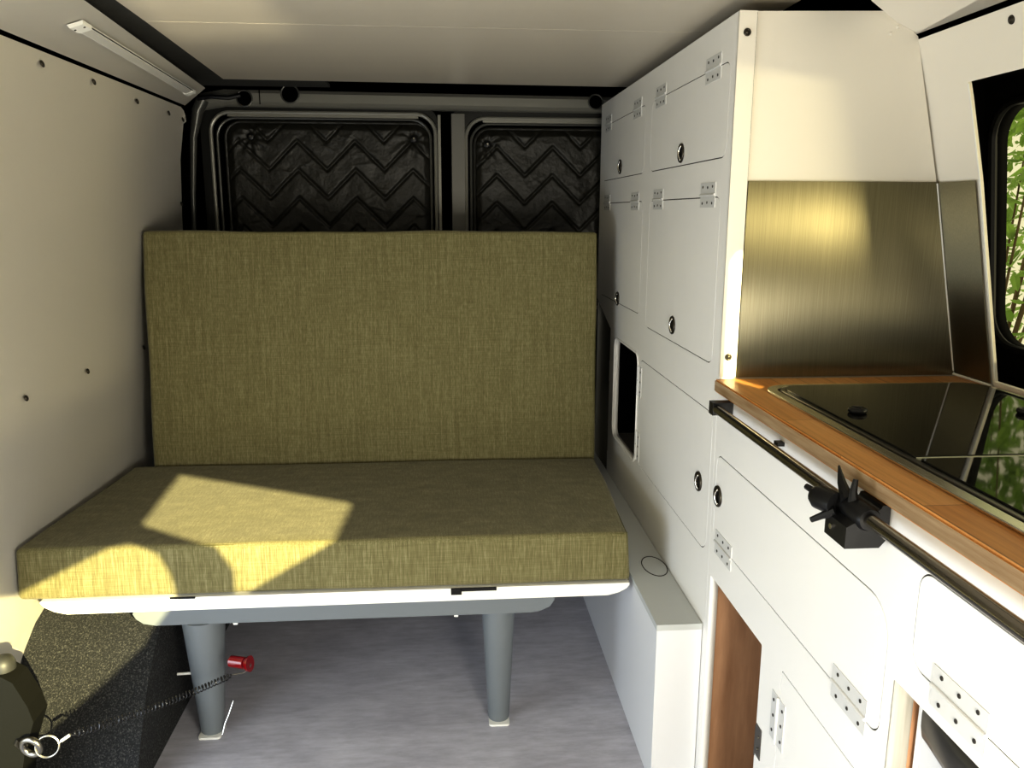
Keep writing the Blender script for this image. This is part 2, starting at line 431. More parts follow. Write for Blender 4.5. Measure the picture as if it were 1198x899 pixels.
bm = bmesh.new(); tube(bm, [(-.10, 2.405, 1.288), (-.055, 2.405, 1.288), (-.05, 2.41, 1.285)], .0035, 8); part(finish('latch_rod', bm, BEAM, smooth=True), d1)

def quilt(name, x0, x1, z0, z1, ph, label, pads):
    nx = int((x1-x0)/.0032); nz = int((z1-z0)/.0032); bm = bmesh.new(); g = []
    P, S, A = .161, .0785, .080; r = .045
    rnd = random.Random(int(ph*100)+3); wr = [(rnd.uniform(x0, x1), rnd.uniform(z0, z1), rnd.uniform(-.9, .9), rnd.uniform(.02, .05)) for _ in range(46)]
    for j in range(nz+1):
        row = []
        for i in range(nx+1):
            u = x0+(x1-x0)*i/nx; v = z0+(z1-z0)*j/nz
            tri = abs(((u-x0)/P+ph) % 1*2-1)            # 0 at peaks .. 1 valleys
            s_ = (v+tri*A-z1)/S+100.66; f = s_ % 1
            h = .0085*min(1, 2.8*max(0, math.sin(PI*f)))**.75
            e = min(u-x0, x1-u, z1-v, v-z0)
            # rounded corner falloff
            dx = max(0, r-(u-x0), r-(x1-u)); dz = max(0, r-(z1-v))
            if dx > 0 and dz > 0: e = min(e, r-math.hypot(dx, dz))
            k = min(1, max(0, e/.022)); h = h*k**.5+.004*k-.006*(1-k)
            for (a, b, ang, l) in wr:
                if abs(u-a) < l and abs(v-b) < l:
                    du = (u-a)*math.cos(ang)+(v-b)*math.sin(ang); dv = -(u-a)*math.sin(ang)+(v-b)*math.cos(ang)
                    h += .0014*math.exp(-(dv/.0035)**2)*max(0, 1-(du/l)**2)
            for (a, b) in pads:
                d = math.hypot(u-a, v-b); h -= .010*math.exp(-(d/.014)**2)
                h += .0016*math.sin(9*math.atan2(v-b, u-a))*math.exp(-((d-.035)/.02)**2)
            # drape inside the corner
            uu, vv = u, v
            if e < 0:
                cxx = x0+r if u < x0+r else x1-r; czz = z1-r; dd = math.hypot(u-cxx, v-czz)
                uu = cxx+(u-cxx)*r/dd; vv = czz+(v-czz)*r/dd
            row.append(bm.verts.new((uu, 2.432-h, vv)))
        g.append(row)
    for j in range(nz):
        for i in range(nx):
            vs = [g[j][i], g[j][i+1], g[j+1][i+1], g[j+1][i]]
            try: bm.faces.new(vs)
            except ValueError: pass
    bmesh.ops.remove_doubles(bm, verts=bm.verts, dist=1e-6)
    o = finish('quilted_panel', bm, QUILT, recalc=True)
    for p in o.data.polygons: p.use_smooth = True
    th = thing(name, ((x0+x1)/2, 2.43, z0), label, 'window cover')
    part(o, th)
    ring = [(u, 2.428, v) for u, v in rrect(x0+.002, x1-.002, z0, z1-.002, r, 8)]
    bm = bmesh.new(); tube(bm, ring, .0045, 8, close=True); part(finish('binding', bm, QUILT, smooth=True), th)
    for a, b in pads:
        bm = bmesh.new(); tube(bm, [(a, 2.424, b), (a, 2.416, b), (a, 2.414, b)], [.010, .009, .004], 16); part(finish('suction_cup', bm, BLACKP, smooth=True), th)
        bm = bmesh.new(); tube(bm, [(a+.001, 2.4145, b+.001), (a+.001, 2.411, b+.001)], .0028, 10); part(finish('suction_stud', bm, STEELD), th)
    return th
quilt('window_cover', -.612, -.038, .76, 1.248, .27, 'black quilted chevron window cover in the wider left rear door window', [(-.540, 1.205), (-.088, 1.203)])
quilt('window_cover', .082, .650, .76, 1.236, .09, 'black quilted chevron window cover in the right rear door window beside the tall cabinet', [(.120, 1.190)])

# right wall: curved panel with the window opening
RP = [(.885, .40), (.855, .60), (.8245, .751), (.800, .87), (.763, 1.049), (.735, 1.16), (.706, 1.259)]
def rx(z):
    if z < .4: return .885
    for (a, b), (c, d) in zip(RP, RP[1:]):
        if b <= z <= d: return a+(c-a)*(z-b)/(d-b)
    return .706
def wrapwall(u, v, w): return (rx(v)+w, u, v)
def dense(poly, step=.03):
    out = []
    for (a, b), (c, d) in zip(poly, poly[1:]+poly[:1]):
        n = max(1, int(math.hypot(c-a, d-b)/step))
        for k in range(n): out.append((a+(c-a)*k/n, b+(d-b)*k/n))
    return out
# built as bands so it can follow the curved side
bm = bmesh.new()
zs = sorted(set([.0, .40, .50, .60, .68, .751, .80, .87, .93, .99, 1.049, 1.10, 1.16, 1.18, 1.22, 1.255])); ys = [.25, 1.148, 1.262]
WZ0, WZ1, WY0, WY1 = .751, 1.18, .25, 1.148
vt = {}
def V(y, z):
    if (y, z) not in vt: vt[(y, z)] = bm.verts.new((rx(z), y, z))
    return vt[(y, z)]
for z0, z1 in zip(zs, zs[1:]):
    for y0, y1 in zip(ys, ys[1:]):
        if y0 == WY0 and z0 >= WZ0 and z1 <= WZ1: continue
        bm.faces.new([V(y0, z0), V(y1, z0), V(y1, z1), V(y0, z1)])
bmesh.ops.recalc_face_normals(bm, faces=bm.faces)
if sum(f.normal.x for f in bm.faces) > 0: bmesh.ops.reverse_faces(bm, faces=bm.faces[:])
bmesh.ops.solidify(bm, geom=bm.faces[:], thickness=.005)
wr_ = tag(finish('wall_right', bm, WHITE, smooth=True), kind='structure')
screw((.7115, 1.045, 1.239), (-1, 0, -.25), wr_); screw((.7115, .60, 1.239), (-1, 0, -.25), wr_)
# slanted panel above the right wall
bm = bmesh.new(); vs = [bm.verts.new(p) for p in ((.706, .1, 1.263), (.706, 1.262, 1.263), (.667, 1.262, 1.2965), (.617, 1.225, 1.302), (.585, .1, 1.309))]
bm.faces.new(vs); bmesh.ops.solidify(bm, geom=bm.faces[:], thickness=-.005)
tag(finish('trim_7', bm, WHITE), kind='structure')
# window: black reveal, rubber seal, pane
w1 = bpy.data.objects.new('window_1', None); C.objects.link(w1); w1.location = (.87, .7, .75); w1['kind'] = 'structure'
def tilt(u, v, w): return (.9235-.12*(v-.75)+w, u, v)
part(sheet('window_frame', rrect(.02, 1.45, .55, 1.34, .02), [rrect(.33, 1.295, .79, 1.165, .055, 8)], .02, tilt, RUBBER), w1)
bm = bmesh.new()
for y0, y1, z0, z1 in ((1.325, 1.335, .60, 1.25), (.24, 1.33, 1.205, 1.213), (.24, 1.33, .722, .730)):
    vs = []
    for y in (y0, y1):
        for z in (z0, z1):
            for x in (rx(z)+.006, .93-.12*(z-.75)): vs.append(bm.verts.new((x, y, z)))
    for f in ((0,1,3,2), (4,6,7,5), (0,4,5,1), (2,3,7,6), (0,2,6,4), (1,5,7,3)): bm.faces.new([vs[i] for i in f])
part(finish('window_reveal', bm, RUBBER), w1)
ring = [tilt(u, v, -.002) for u, v in rrect(.325, 1.30, .785, 1.17, .058, 8)]
bm = bmesh.new(); tube(bm, ring, .007, 8, close=True); part(finish('window_seal', bm, BLACKP, smooth=True), w1)
bm = bmesh.new(); vs = [bm.verts.new(tilt(u, v, .008)) for u, v in rrect(.31, 1.31, .77, 1.185, .05, 8)]; bm.faces.new(vs); part(finish('pane', bm, GLASS), w1)
bm = bmesh.new(); box(bm, .895, .905, 1.42, 2.7, 0, 1.36); tag(finish('trim_8', bm, BLACK), kind='structure')
# pale edge of wall lining around the opening
bm = bmesh.new()
pts = [(rx(z)-.0005, 1.1475, z) for z in (.755, .82, .87, .93, .99, 1.049, 1.10, 1.16, 1.178)]
tube(bm, pts, .0014, 6); tag(finish('trim_9', bm, EDGE), kind='structure')

# ------------------------------------------------------------------ hinge, pull, door makers
def hinge_mesh(l, h):
    # lies in the face plane: along y, height z, on the x=0 plane, towards -x
    bm = bmesh.new()
    for s in (-1, 1):
        z0, z1 = (s*.0015, s*h/2); box(bm, -.0010, 0, -l/2, l/2, min(z0, z1), max(z0, z1))
    tube(bm, [(-.0016, -l/2, 0), (-.0016, l/2, 0)], .0021, 8)
    n0 = len(bm.faces)
    for s in (-1, 1):
        for k in (-1, 0, 1):
            y = k*l*.33; z = s*h*.33-(.0012*s if k == 0 else 0)
            tube(bm, [(-.0008, y, z), (-.0017, y, z)], .0022, 10)
    bmesh.ops.recalc_face_normals(bm, faces=bm.faces)
    bm.faces.ensure_lookup_table()
    for f in bm.faces[n0:]: f.material_index = 1
    me = bpy.data.meshes.new('hinge'); bm.to_mesh(me); bm.free(); me.materials.append(HINGEW); me.materials.append(HOLE); return me
H1 = hinge_mesh(.076, .040); H2 = hinge_mesh(.068, .042)
def worldloc(p):
    off = Vector((0, 0, 0))
    while p: off += p.location; p = p.parent
    return off
def hinge(y, z, parent, me=H1, rot=0, x=FX):
    o = bpy.data.objects.new('hinge', me); C.objects.link(o); o.parent = parent
    o.location = Vector((x, y, z))-worldloc(parent); o.rotation_euler = (rot, 0, 0); return o
def pull_mesh():
    bm = bmesh.new()
    tube(bm, circ((-.0012, 0, 0), .0150, (1, 0, 0), 28), .0026, 8, close=True)
    n1 = len(bm.faces)
    tube(bm, [(-.0002, 0, 0), (-.0009, 0, 0)], .0138, 24)          # dark dish
    n2 = len(bm.faces)
    pts = [(-.0026-.004*math.sin(PI*k/10), .0105*math.cos(PI*k/10)*.5-.002, -.012+.024*k/10) for k in range(11)]
    pts = [(-.002-.0035*math.sin(PI*k/10), -.004+.006*math.sin(PI*k/10), -.0135+.027*k/10) for k in range(11)]
    tube(bm, pts, .0020, 8)
    bmesh.ops.recalc_face_normals(bm, faces=bm.faces); bm.faces.ensure_lookup_table()
    for i, f in enumerate(bm.faces):
        f.smooth = True; f.material_index = 0 if i < n1 else (1 if i < n2 else 2)
    me = bpy.data.meshes.new('ring_pull'); bm.to_mesh(me); bm.free()
    for m in (NICKEL, BLACKP, STEEL): me.materials.append(m)
    return me
PULL = pull_mesh()
def pull(y, z, parent):
    o = bpy.data.objects.new('ring_pull', PULL); C.objects.link(o); o.parent = parent; o.location = Vector((FX, y, z))-worldloc(parent)
    o['label'] = 'dark ring pull'; return o
def outl(d, g=0): # door outline (y0,y1,z0,z1,r)
    return rrect(d[0]+g, d[1]-g, d[2]+g, d[3]-g, [max(.002, r-g) for r in (d[4] if isinstance(d[4], (list, tuple)) else [d[4]]*4)])
def cupboard_door(d, parent, g=.0019, proud=0.0):
    o = sheet('door', outl(d, g), [], .012, lambda u, v, w: (FX+w-proud, u, v), CABW)
    part(o, parent)
    part(sheet('door_gap_shade', outl(d, .0001), [outl(d, g-.0001)], .001, lambda u, v, w: (FX+w+.0010, u, v), GAPSHADE), o)  # dark ring: shade of the door gap put in as colour
    return o

# ------------------------------------------------------------------ tall cabinet
tall = thing('tall_cabinet', (.64, 1.78, 0), 'tall white cabinet with hinged cupboard doors beside the green bench', 'cabinet')
dA = (1.268, 1.748, 1.084, 1.226, .022); dB = (1.802, 2.270, 1.084, 1.228, .022)
dC = (1.282, 1.740, .757, 1.026, .022); dE = (1.800, 2.275, .776, 1.026, .022)
dD = (1.262, 1.782, .437, .680, .030); niche = (1.795, 2.050, .432, .684, .024)
TY0, TY1 = 1.246, 2.318
outer = [(TY0, 0), (2.115, 0), (2.115, .70), (TY1, .76), (TY1, 1.289), (TY0, 1.289)]
fp = part(sheet('face_panel', outer, [outl(d) for d in (dA, dB, dC, dE, dD, niche)], .012, face, CABW), tall)
# shadow strips behind door gaps: added dark board just behind the face
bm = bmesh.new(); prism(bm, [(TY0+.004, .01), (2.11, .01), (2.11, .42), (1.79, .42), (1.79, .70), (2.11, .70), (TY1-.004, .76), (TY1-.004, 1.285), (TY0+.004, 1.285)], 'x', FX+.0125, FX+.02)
part(finish('gap_shade_board', bm, GAP), tall)
ends = [(FX+.0005, 0), (FX+.0005, 1.289), (.667, 1.294), (.7065, 1.259), (.763, 1.049), (.800, .87), (.8245, .751), (.855, .60), (.88, .40), (.88, 0)]
bm = bmesh.new(); prism(bm, [(x-.004 if i > 3 else x, z) for i, (x, z) in enumerate(ends)], 'y', 1.2478, 1.2600); part(finish('end_panel', bm, WHITE, bev=.0006), tall)
bm = bmesh.new(); prism(bm, [(FX+.0005, 0), (FX+.0005, 1.285), (.667, 1.285), (.72, 1.18), (.763, 1.0), (.80, .8), (.88, .4), (.88, 0)], 'y', TY1-.012, TY1-.001); part(finish('rear_panel', bm, BODY), tall)
bm = bmesh.new(); box(bm, FX+.013, .665, 1.261, TY1-.013, 1.279, 1.288); part(finish('top_panel', bm, CABW), tall)
bm = bmesh.new(); box(bm, FX, FX+.0265, 1.2425, 1.2472, .745, 1.289); st = part(finish('corner_strip', bm, WHITE, bev=.0008), tall)
screw((.4425, 1.2418, 1.259), (0, -1, 0), st); screw((.4425, 1.2418, .777), (0, -1, 0), st)
# faint dark joint beside the strip
bm = bmesh.new(); box(bm, FX+.0268, FX+.0282, 1.2462, 1.2478, .745, 1.288); part(finish('joint_line', bm, GAP), tall)
for x, z in ((.674, 1.272), (.664, 1.262)):
    bm = bmesh.new(); tube(bm, [(x, 1.2478, z), (x, 1.2455, z)], [.0028, .0018], 10); part(finish('screw_cap', bm, WHITE, smooth=True), tall)
for d, hs, pl_ in ((dA, ((1.351, 1.226), (1.678, 1.228)), (1.515, 1.107)), (dB, ((1.880, 1.228), (2.213, 1.230)), (2.050, 1.111)),
                 (dC, ((1.348, 1.029), (1.670, 1.027)), (1.524, .790)), (dE, ((1.878, 1.026), (2.205, 1.027)), (2.035, .788))):
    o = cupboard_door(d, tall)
    for y, z in hs: hinge(y, z, o)
    pull(*pl_, o)
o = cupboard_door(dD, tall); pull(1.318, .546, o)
for z in (.478, .628): hinge(1.778, z, o, H2, PI/2)
# niche lining
nb = bmesh.new()
y0, y1, z0, z1 = niche[:4]
for d in ((FX+.0125, .78, y0-.008, y0-.001, z0, z1), (FX+.0125, .78, y1+.001, y1+.008, z0, z1), (FX+.0125, .78, y0, y1, z1, z1+.006), (.77, .78, y0, y1, z0, z1)): box(nb, *d)
part(finish('niche_lining', nb, BLACK), tall)
bm = bmesh.new(); box(bm, FX+.0125, .77, y0, y1, z0-.008, z0-.001); part(finish('niche_shelf', bm, mat('dark shelf', (.05, .045, .04), .8)), tall)
bm = bmesh.new(); tube(bm, [(FX-.0005, u, v) for u, v in outl(niche, -.004)], .0022, 6, close=True); part(finish('niche_rim', bm, CABW, smooth=True), tall)
for z in (.335, .585):
    bm = bmesh.new(); box(bm, FX+.001, FX+.008, 2.1155, 2.125, z-.028, z+.028); part(finish('rear_hinge', bm, HINGEW, bev=.001), tall)

# low box on the floor in front of the tall cabinet
bx = thing('bench_box', (.39, 1.78, 0), 'low white painted box along the floor with a grey top between bench and tall cabinet', 'box')
bm = bmesh.new(); box(bm, .350, FX-.0012, 1.256, 2.30, 0, .300); part(finish('box_body', bm, BOXW, bev=.0015), bx)
bm = bmesh.new(); box(bm, .3495, FX-.0012, 1.2555, 2.30, .3002, .311); part(finish('box_lid', bm, BOXTOP, bev=.002), bx, 'grey painted lid')
pts = [(.4045+.0235*math.cos(a), 1.490+.046*math.sin(a), .3114) for a in [2*PI*k/30 for k in range(30)]]
bm = bmesh.new(); tube(bm, pts, .0009, 6, close=True); part(finish('finger_hole_ring', bm, GAP), bx)

# ------------------------------------------------------------------ kitchen unit
kit = thing('kitchen_unit', (.64, .72, 0), 'white kitchen unit with flap doors and open compartments under the wooden worktop', 'cabinet')
kF = (.706, 1.232, .478, .622, [.020, .042, .022, .022][0:4]); kF = (.706, 1.232, .479, .622, [.018, .040, .016, .018])
kG = (.26, .667, .585, .683, [.02, .018, .035, .02]); kH = (.715, .938, .03, .415, [.004, .012, .012, .012])
k1 = (1.006, 1.231, .03, .412, .003); k2 = (.28, .690, .03, .555, .003)
part(sheet('face_panel', [(.20, 0), (1.2445, 0), (1.2445, .7215), (.20, .7215)], [outl(d) for d in (kF, kG, kH, k1, k2)], .014, face, CABW), kit)
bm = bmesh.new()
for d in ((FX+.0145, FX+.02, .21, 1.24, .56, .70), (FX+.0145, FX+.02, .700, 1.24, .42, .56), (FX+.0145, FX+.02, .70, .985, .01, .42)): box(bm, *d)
part(finish('gap_shade_board', bm, GAP), kit)  # dark board added to put shade into the door gaps
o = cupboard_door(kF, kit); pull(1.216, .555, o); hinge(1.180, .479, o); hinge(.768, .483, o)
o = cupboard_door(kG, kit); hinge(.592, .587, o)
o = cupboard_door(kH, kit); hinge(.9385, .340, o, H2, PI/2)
# carcass
bm = bmesh.new(); box(bm, FX+.002, .82, .20, .212, 0, .72); part(finish('side_panel', bm, CABW), kit)
bm = bmesh.new(); box(bm, FX+.0145, .80, 1.2335, 1.2445, .0, .70); part(finish('wooden_side', bm, PLYFACE), kit, 'bare brown plywood side inside the open compartment')
bm = bmesh.new(); box(bm, FX+.021, .80, .94, .950, .0, .56); part(finish('divider', bm, PLYFACE), kit)
bm = bmesh.new(); box(bm, .80, .812, .95, 1.23, .0, .56); part(finish('back_board', bm, PLYFACE), kit)
bm = bmesh.new(); box(bm, FX+.0145, FX+.0235, .6905, .699, .02, .553); part(finish('jamb', bm, JAMB), kit)
bm = bmesh.new(); box(bm, FX+.0002, FX+.0145, .6875, .6902, .03, .5548); part(finish('jamb_edge', bm, JAMB), kit)
bm = bmesh.new(); box(bm, FX+.0237, .80, .6905, .699, .02, .553); part(finish('fridge_side', bm, PLYFACE), kit)
# small latch plate on the edge of the open compartment
bm = bmesh.new(); box(bm, FX-.001, FX+.0005, .985, 1.004, .245, .292); box(bm, FX-.001, FX+.012, 1.0045, 1.0065, .240, .288)
for z in (.258, .276): tube(bm, [(FX-.001, .994, z), (FX-.0022, .994, z)], .0022, 8)
part(finish('latch_plate', bm, STEELD), kit, 'steel hinge plate')

# fridge in the right compartment
fr = thing('fridge', (.60, .48, .03), 'light grey built-in fridge with a dark curved handle at the bottom right corner', 'fridge')
fr_o = .4555
bm = bmesh.new(); box(bm, fr_o+.012, .78, .295, .684, .03, .550); part(finish('fridge_body', bm, FRIDGE, bev=.002), fr)
bm = bmesh.new(); box(bm, fr_o, fr_o+.0115, .297, .6835, .035, .549); part(finish('fridge_door', bm, mat('fridge trim white', (.80, .81, .82), .35), bev=.003), fr)
bm = bmesh.new(); box(bm, fr_o-.002, fr_o, .300, .672, .045, .510); part(finish('door_panel', bm, FRIDGE, bev=.001), fr)
bm = bmesh.new()
prof = [(0, .548), (-.006, .548), (-.0125, .542), (-.0155, .530), (-.0145, .516), (-.009, .505), (-.002, .500), (0, .502)]
A = []
for k in range(13):
    y = .670-.36*k/12; e = math.sin(PI*k/12); q_ = .35+.65*min(1, e*1.8)
    A.append([bm.verts.new((fr_o+(x-.0005)*q_-.0022*0, y, z-.012*e*(1 if z < .53 else 0))) for x, z in prof])
for a, b in zip(A, A[1:]):
    for k in range(len(prof)): bm.faces.new([a[k], a[(k+1) % len(prof)], b[(k+1) % len(prof)], b[k]])
bm.faces.new(A[0]); bm.faces.new(A[-1][::-1])
part(finish('handle', bm, mat('dark handle', (.035, .033, .03), .28), smooth=True), fr, 'dark curved handle')

# worktop
bm = bmesh.new()
wtp = [(.4215, .20), (.4215, 1.2405), (.8235, 1.2405), (.8235, 1.05), (.8235, .20)]
prism(bm, wtp, 'z', .7222, .7425)
bmesh.ops.recalc_face_normals(bm, faces=bm.faces)
for f in bm.faces:
    if abs(f.normal.z) < .3: f.material_index = 1
es = [e for e in bm.edges]
bmesh.ops.bevel(bm, geom=es, offset=.0022, segments=2, affect='EDGES')
wt = finish('worktop', bm, [BLOCK, BLOCKEDGE]); tag(wt, 'oiled wooden butcher block worktop on the white kitchen unit', 'worktop')
recenter(wt)

# splashbacks
bm = bmesh.new(); prism(bm, [(FX+.0285, .7435), (FX+.0285, 1.048), (.7615, 1.048), (.7965, .87), (.8205, .7435)], 'y', 1.2440, 1.2470)
o = finish('splashback', bm, BRUSHED); tag(o, 'large brushed steel splashback on the end of the tall cabinet', 'splashback')
bm = bmesh.new(); vs = []
for z in (.7445, .80, .87, .93, .99, 1.047):
    vs.append([bm.verts.new((rx(z)-.004, y, z)) for y in (1.1535, 1.2430)])
for a, b in zip(vs, vs[1:]): bm.faces.new([a[0], a[1], b[1], b[0]])
bmesh.ops.recalc_face_normals(bm, faces=bm.faces)
if bm.faces[:][0].normal.x > 0: bmesh.ops.reverse_faces(bm, faces=bm.faces[:])
bmesh.ops.solidify(bm, geom=bm.faces[:], thickness=.0012)
sb = thing('splashback', (.80, 1.2, .7445), 'narrow brushed steel splashback on the side wall beside the window', 'splashback')
part(finish('steel_sheet', bm, BRUSHED), sb)
bm = bmesh.new(); tube(bm, [(rx(.7445)-.006, 1.150, .7450), (rx(.7445)-.006, 1.243, .7450)], .0022, 8); tube(bm, [(rx(z)-.0055, 1.2435, z) for z in (.75, .80, .87, .93, .99, 1.046)], .0012, 6)
part(finish('sealant_bead', bm, EDGE, smooth=True), sb)

# cooktop and sink combination with glass lids
ct = thing('cooktop', (.64, .75, .7430), 'built-in hob and sink with dark glass lids in a steel rim on the worktop', 'cooktop')
def plate(name, d, r, z0, z1, m, bev=.001):
    bm = bmesh.new(); prism(bm, rrect(*d, r, 8), 'z', z0, z1)
    return part(finish(name, bm, m, bev=bev, smooth=True), ct)
def ringplate(name, o_, ro, i_, ri, z0, z1, m):
    return part(sheet(name, rrect(*o_, ro, 8), [rrect(*i_, ri, 8)], z1-z0, lambda u, v, w: (u, v, z0+w), m), ct)
RIM = mat('satin rim steel', (.72, .69, .60), .25, metal=1)
ringplate('steel_rim', (.4655, .812, .26, 1.1680), .042, (.4780, .803, .27, 1.1580), .036, .7430, .7472, RIM)
plate('gutter', (.4785, .8025, .2705, 1.1575), .035, .7430, .7438, BLACKP, 0)
ringplate('inner_steel_rim', (.4825, .8005, .2745, 1.1545), .034, (.4885, .797, .28, 1.1500), .030, .7438, .7480, STEELD)
plate('hob_lid', (.4895, .7965, .7905, 1.1495), [.030, .030, .004, .004], .7440, .7500, LID)
plate('sink_lid', (.4895, .7965, .281, .7815), [.004, .004, .030, .030], .7440, .7500, LID)
plate('lid_joint', (.4895, .7965, .7830, .7890), .001, .7440, .7492, mat('pale joint', (.42, .43, .33), .3), 0)
bm = bmesh.new(); tube(bm, circ((.5225, .979, .7535), .0085, (0, 0, 1), 28), .0036, 10, close=True); part(finish('lid_grommet', bm, BLACKP, smooth=True), ct, 'black rubber grommet')
bm = bmesh.new(); tube(bm, circ((.736, .958, .7535), .0085, (0, 0, 1), 28), .0036, 10, close=True); part(finish('lid_grommet', bm, BLACKP, smooth=True), ct, 'black rubber grommet')

# rail on the unit front
rl = thing('rail', (.405, .70, .710), 'long dark metal rail along the kitchen unit front below the worktop', 'rail')
bm = bmesh.new(); tube(bm, [(.405, .16, .7095), (.405, 1.176, .7095)], .0068, 20); part(finish('rail_tube', bm, mat('smoked steel', (.30, .28, .245), .2, metal=1), smooth=True), rl)
bm = bmesh.new(); box(bm, .398, .4295, 1.172, 1.190, .700, .7195); part(finish('end_bracket', bm, BLACKP, bev=.002), rl)
for y in (.20, .50, .98):
    bm = bmesh.new(); box(bm, .4205, .4298, y, y+.012, .7065, .7115); part(finish('spacer', bm, BLACKP), rl)

# clamp with wing knob on the rail
cl = thing('clamp', (.40, .76, .70), 'black plastic clamp with a star knob gripping the metal rail', 'clamp')
bm = bmesh.new()
pr = [(.385, .678), (.420, .678), (.4285, .688), (.4285, .722), (.420, .7215), (.4185, .7180), (.385, .700)]
prism(bm, pr, 'y', .722, .766); part(finish('clamp_body', bm, BLACKP, bev=.0015), cl)
bm = bmesh.new(); tube(bm, [(.405, .716, .7095), (.405, .720, .7095), (.405, .772, .7095), (.405, .776, .7095)], [.0105, .0125, .0125, .0105], 20); part(finish('collar', bm, BLACKP, smooth=True), cl)
bm = bmesh.new(); tube(bm, [(.392, .760, .7100), (.384, .781, .7110), (.382, .787, .7112)], [.0125, .0130, .0095], 16); part(finish('knob_hub', bm, BLACKP, smooth=True), cl)
bm = bmesh.new()
def spike(a, b, w, e=.15):
    a = Vector(a); b = Vector(b); tube(bm, [a, a.lerp(b, .5)+Vector((-.0015, 0, 0)), b], [w, w*.62, w*e], 8)
spike((.400, .752, .716), (.4065, .789, .7415), .0075); spike((.402, .744, .716), (.404, .748, .7405), .0065, .4); spike((.390, .775, .712), (.378, .800, .716), .0065, .5); spike((.390, .756, .704), (.372, .770, .690), .006, .5)
part(finish('knob_wings', bm, BLACKP, smooth=True), cl)
bm = bmesh.new(); tube(bm, [(.3855, .752, .690), (.3835, .752, .690)], .003, 10); part(finish('clamp_screw', bm, STEEL), cl)

# ------------------------------------------------------------------ bench
be = thing('folding_bench', (-.2, 1.7, 0), 'bench base, white board on grey rail with two tapered grey legs, under the green cushions', 'bench')
bm = bmesh.new()
bo = rrect(-.742, .342, 1.434, 2.045, [.004, .004, .004, .004])
# board with upturned rounded corners at the front: profile in x-z, run along y
pf = [(-.745, .3045), (.342, .3045), (.342, .3000), (.336, .2930), (.322, .2855), (.300, .2800), (-.700, .2785), (-.722, .2840), (-.738, .2930), (-.745, .3010)]
prism(bm, pf, 'y', 1.434, 2.045)
part(finish('seat_board', bm, BOARDW, bev=.0012), be, 'white painted board with rounded corners')
bm = bmesh.new()
pf = [(-.585, .2780), (.198, .2780), (.198, .2700), (.190, .2570), (.170, .2480), (.148, .2455), (-.548, .2455), (-.570, .2500), (-.583, .2600), (-.588, .2700)]
prism(bm, pf, 'y', 1.442, 1.508)
part(finish('support_rail', bm, GREYP, bev=.0015), be, 'grey rail with rounded ends')
def leg(x, r0, r1, xb):
    bm = bmesh.new(); n = 28
    tube(bm, [(x, 1.475, .2455), (x, 1.475, .2400), (xb, 1.475, .008), (xb, 1.475, .004)], [r0, r0, r1, r1*.96], n)
    o = part(finish('leg', bm, GREYP, smooth=True), be)
    bm = bmesh.new(); prism(bm, rrect(xb-r1*.95, xb+r1*.95, 1.446, 1.492, .006), 'z', 0, .004); part(finish('foot_plate', bm, WIREM, bev=.0008), o)
    return o
l1 = leg(-.4715, .0395, .0225, -.4705); l2 = leg(.092, .0325, .0215, .0925)
bm = bmesh.new(); tube(bm, [(-.447, 1.455, .004), (-.443, 1.462, .022), (-.437, 1.472, .036), (-.428, 1.478, .062)], .0016, 8); part(finish('retaining_wire', bm, STEEL, smooth=True), l1)
bm = bmesh.new(); tube(bm, [(-.525, 1.463, .1325), (-.485, 1.463, .1335)], .0026, 8); part(finish('hinge_pin', bm, WIREM, smooth=True), l1, 'white pin')
for x in (-.404, .009):
    bm = bmesh.new(); box(bm, x-.004, x+.004, 1.4425, 1.450, .2415, .2465); part(finish('rail_bolt', bm, WIREM, bev=.001), be)
bm = bmesh.new(); box(bm, .018, .086, 1.4312, 1.4345, .2990, .3052); box(bm, .000, .020, 1.4312, 1.4345, .2925, .3052); part(finish('strap', bm, BLACKP, bev=.001), be, 'black strap end')
bm = bmesh.new(); box(bm, -.515, -.470, 1.4315, 1.4345, .3025, .3055); part(finish('strap', bm, BLACKP), be, 'black strap end')

# cushions
def cushion(name, verts8, m, parent, puff=.004):
    # verts8: bottom 4 (ccw), top 4 ; subdivided, bevelled, slightly puffed
    bm = bmesh.new(); v = [bm.verts.new(p) for p in verts8]
    for f in ((3,2,1,0), (4,5,6,7), (0,1,5,4), (1,2,6,5), (2,3,7,6), (3,0,4,7)): bm.faces.new([v[i] for i in f])
    bmesh.ops.recalc_face_normals(bm, faces=bm.faces)
    bmesh.ops.bevel(bm, geom=bm.edges[:], offset=.011, segments=4, affect='EDGES', profile=.55)
    bmesh.ops.subdivide_edges(bm, edges=[e for e in bm.edges if e.calc_length() > .15], cuts=15, use_grid_fill=True)
    bmesh.ops.recalc_face_normals(bm, faces=bm.faces)
    rnd = random.Random(4)
    ph = [rnd.uniform(0, 6) for _ in range(6)]
    for vv in bm.verts:
        p = vv.co; w = math.sin(p.x*9+ph[0])*math.sin(p.y*13+ph[1])+.6*math.sin(p.x*23+ph[2])*math.sin((p.z+p.y)*17+ph[3])
        vv.co = p+vv.normal*w*puff*.35
    return part(finish(name, bm, m, smooth=True, recalc=False), parent)
sc = thing('seat_cushion', (-.22, 1.7, .305), 'olive green fabric seat cushion with a patch of sunlight', 'cushion')
S8 = [(-.786, 1.437, .3062), (.345, 1.437, .3062), (.366, 1.943, .3062), (-.757, 1.943, .3062),
      (-.783, 1.442, .4040), (.3400, 1.442, .4040), (.3640, 1.943, .4010), (-.754, 1.943, .4010)]
cushion('cover', S8, FABRIC, sc)
bm = bmesh.new()
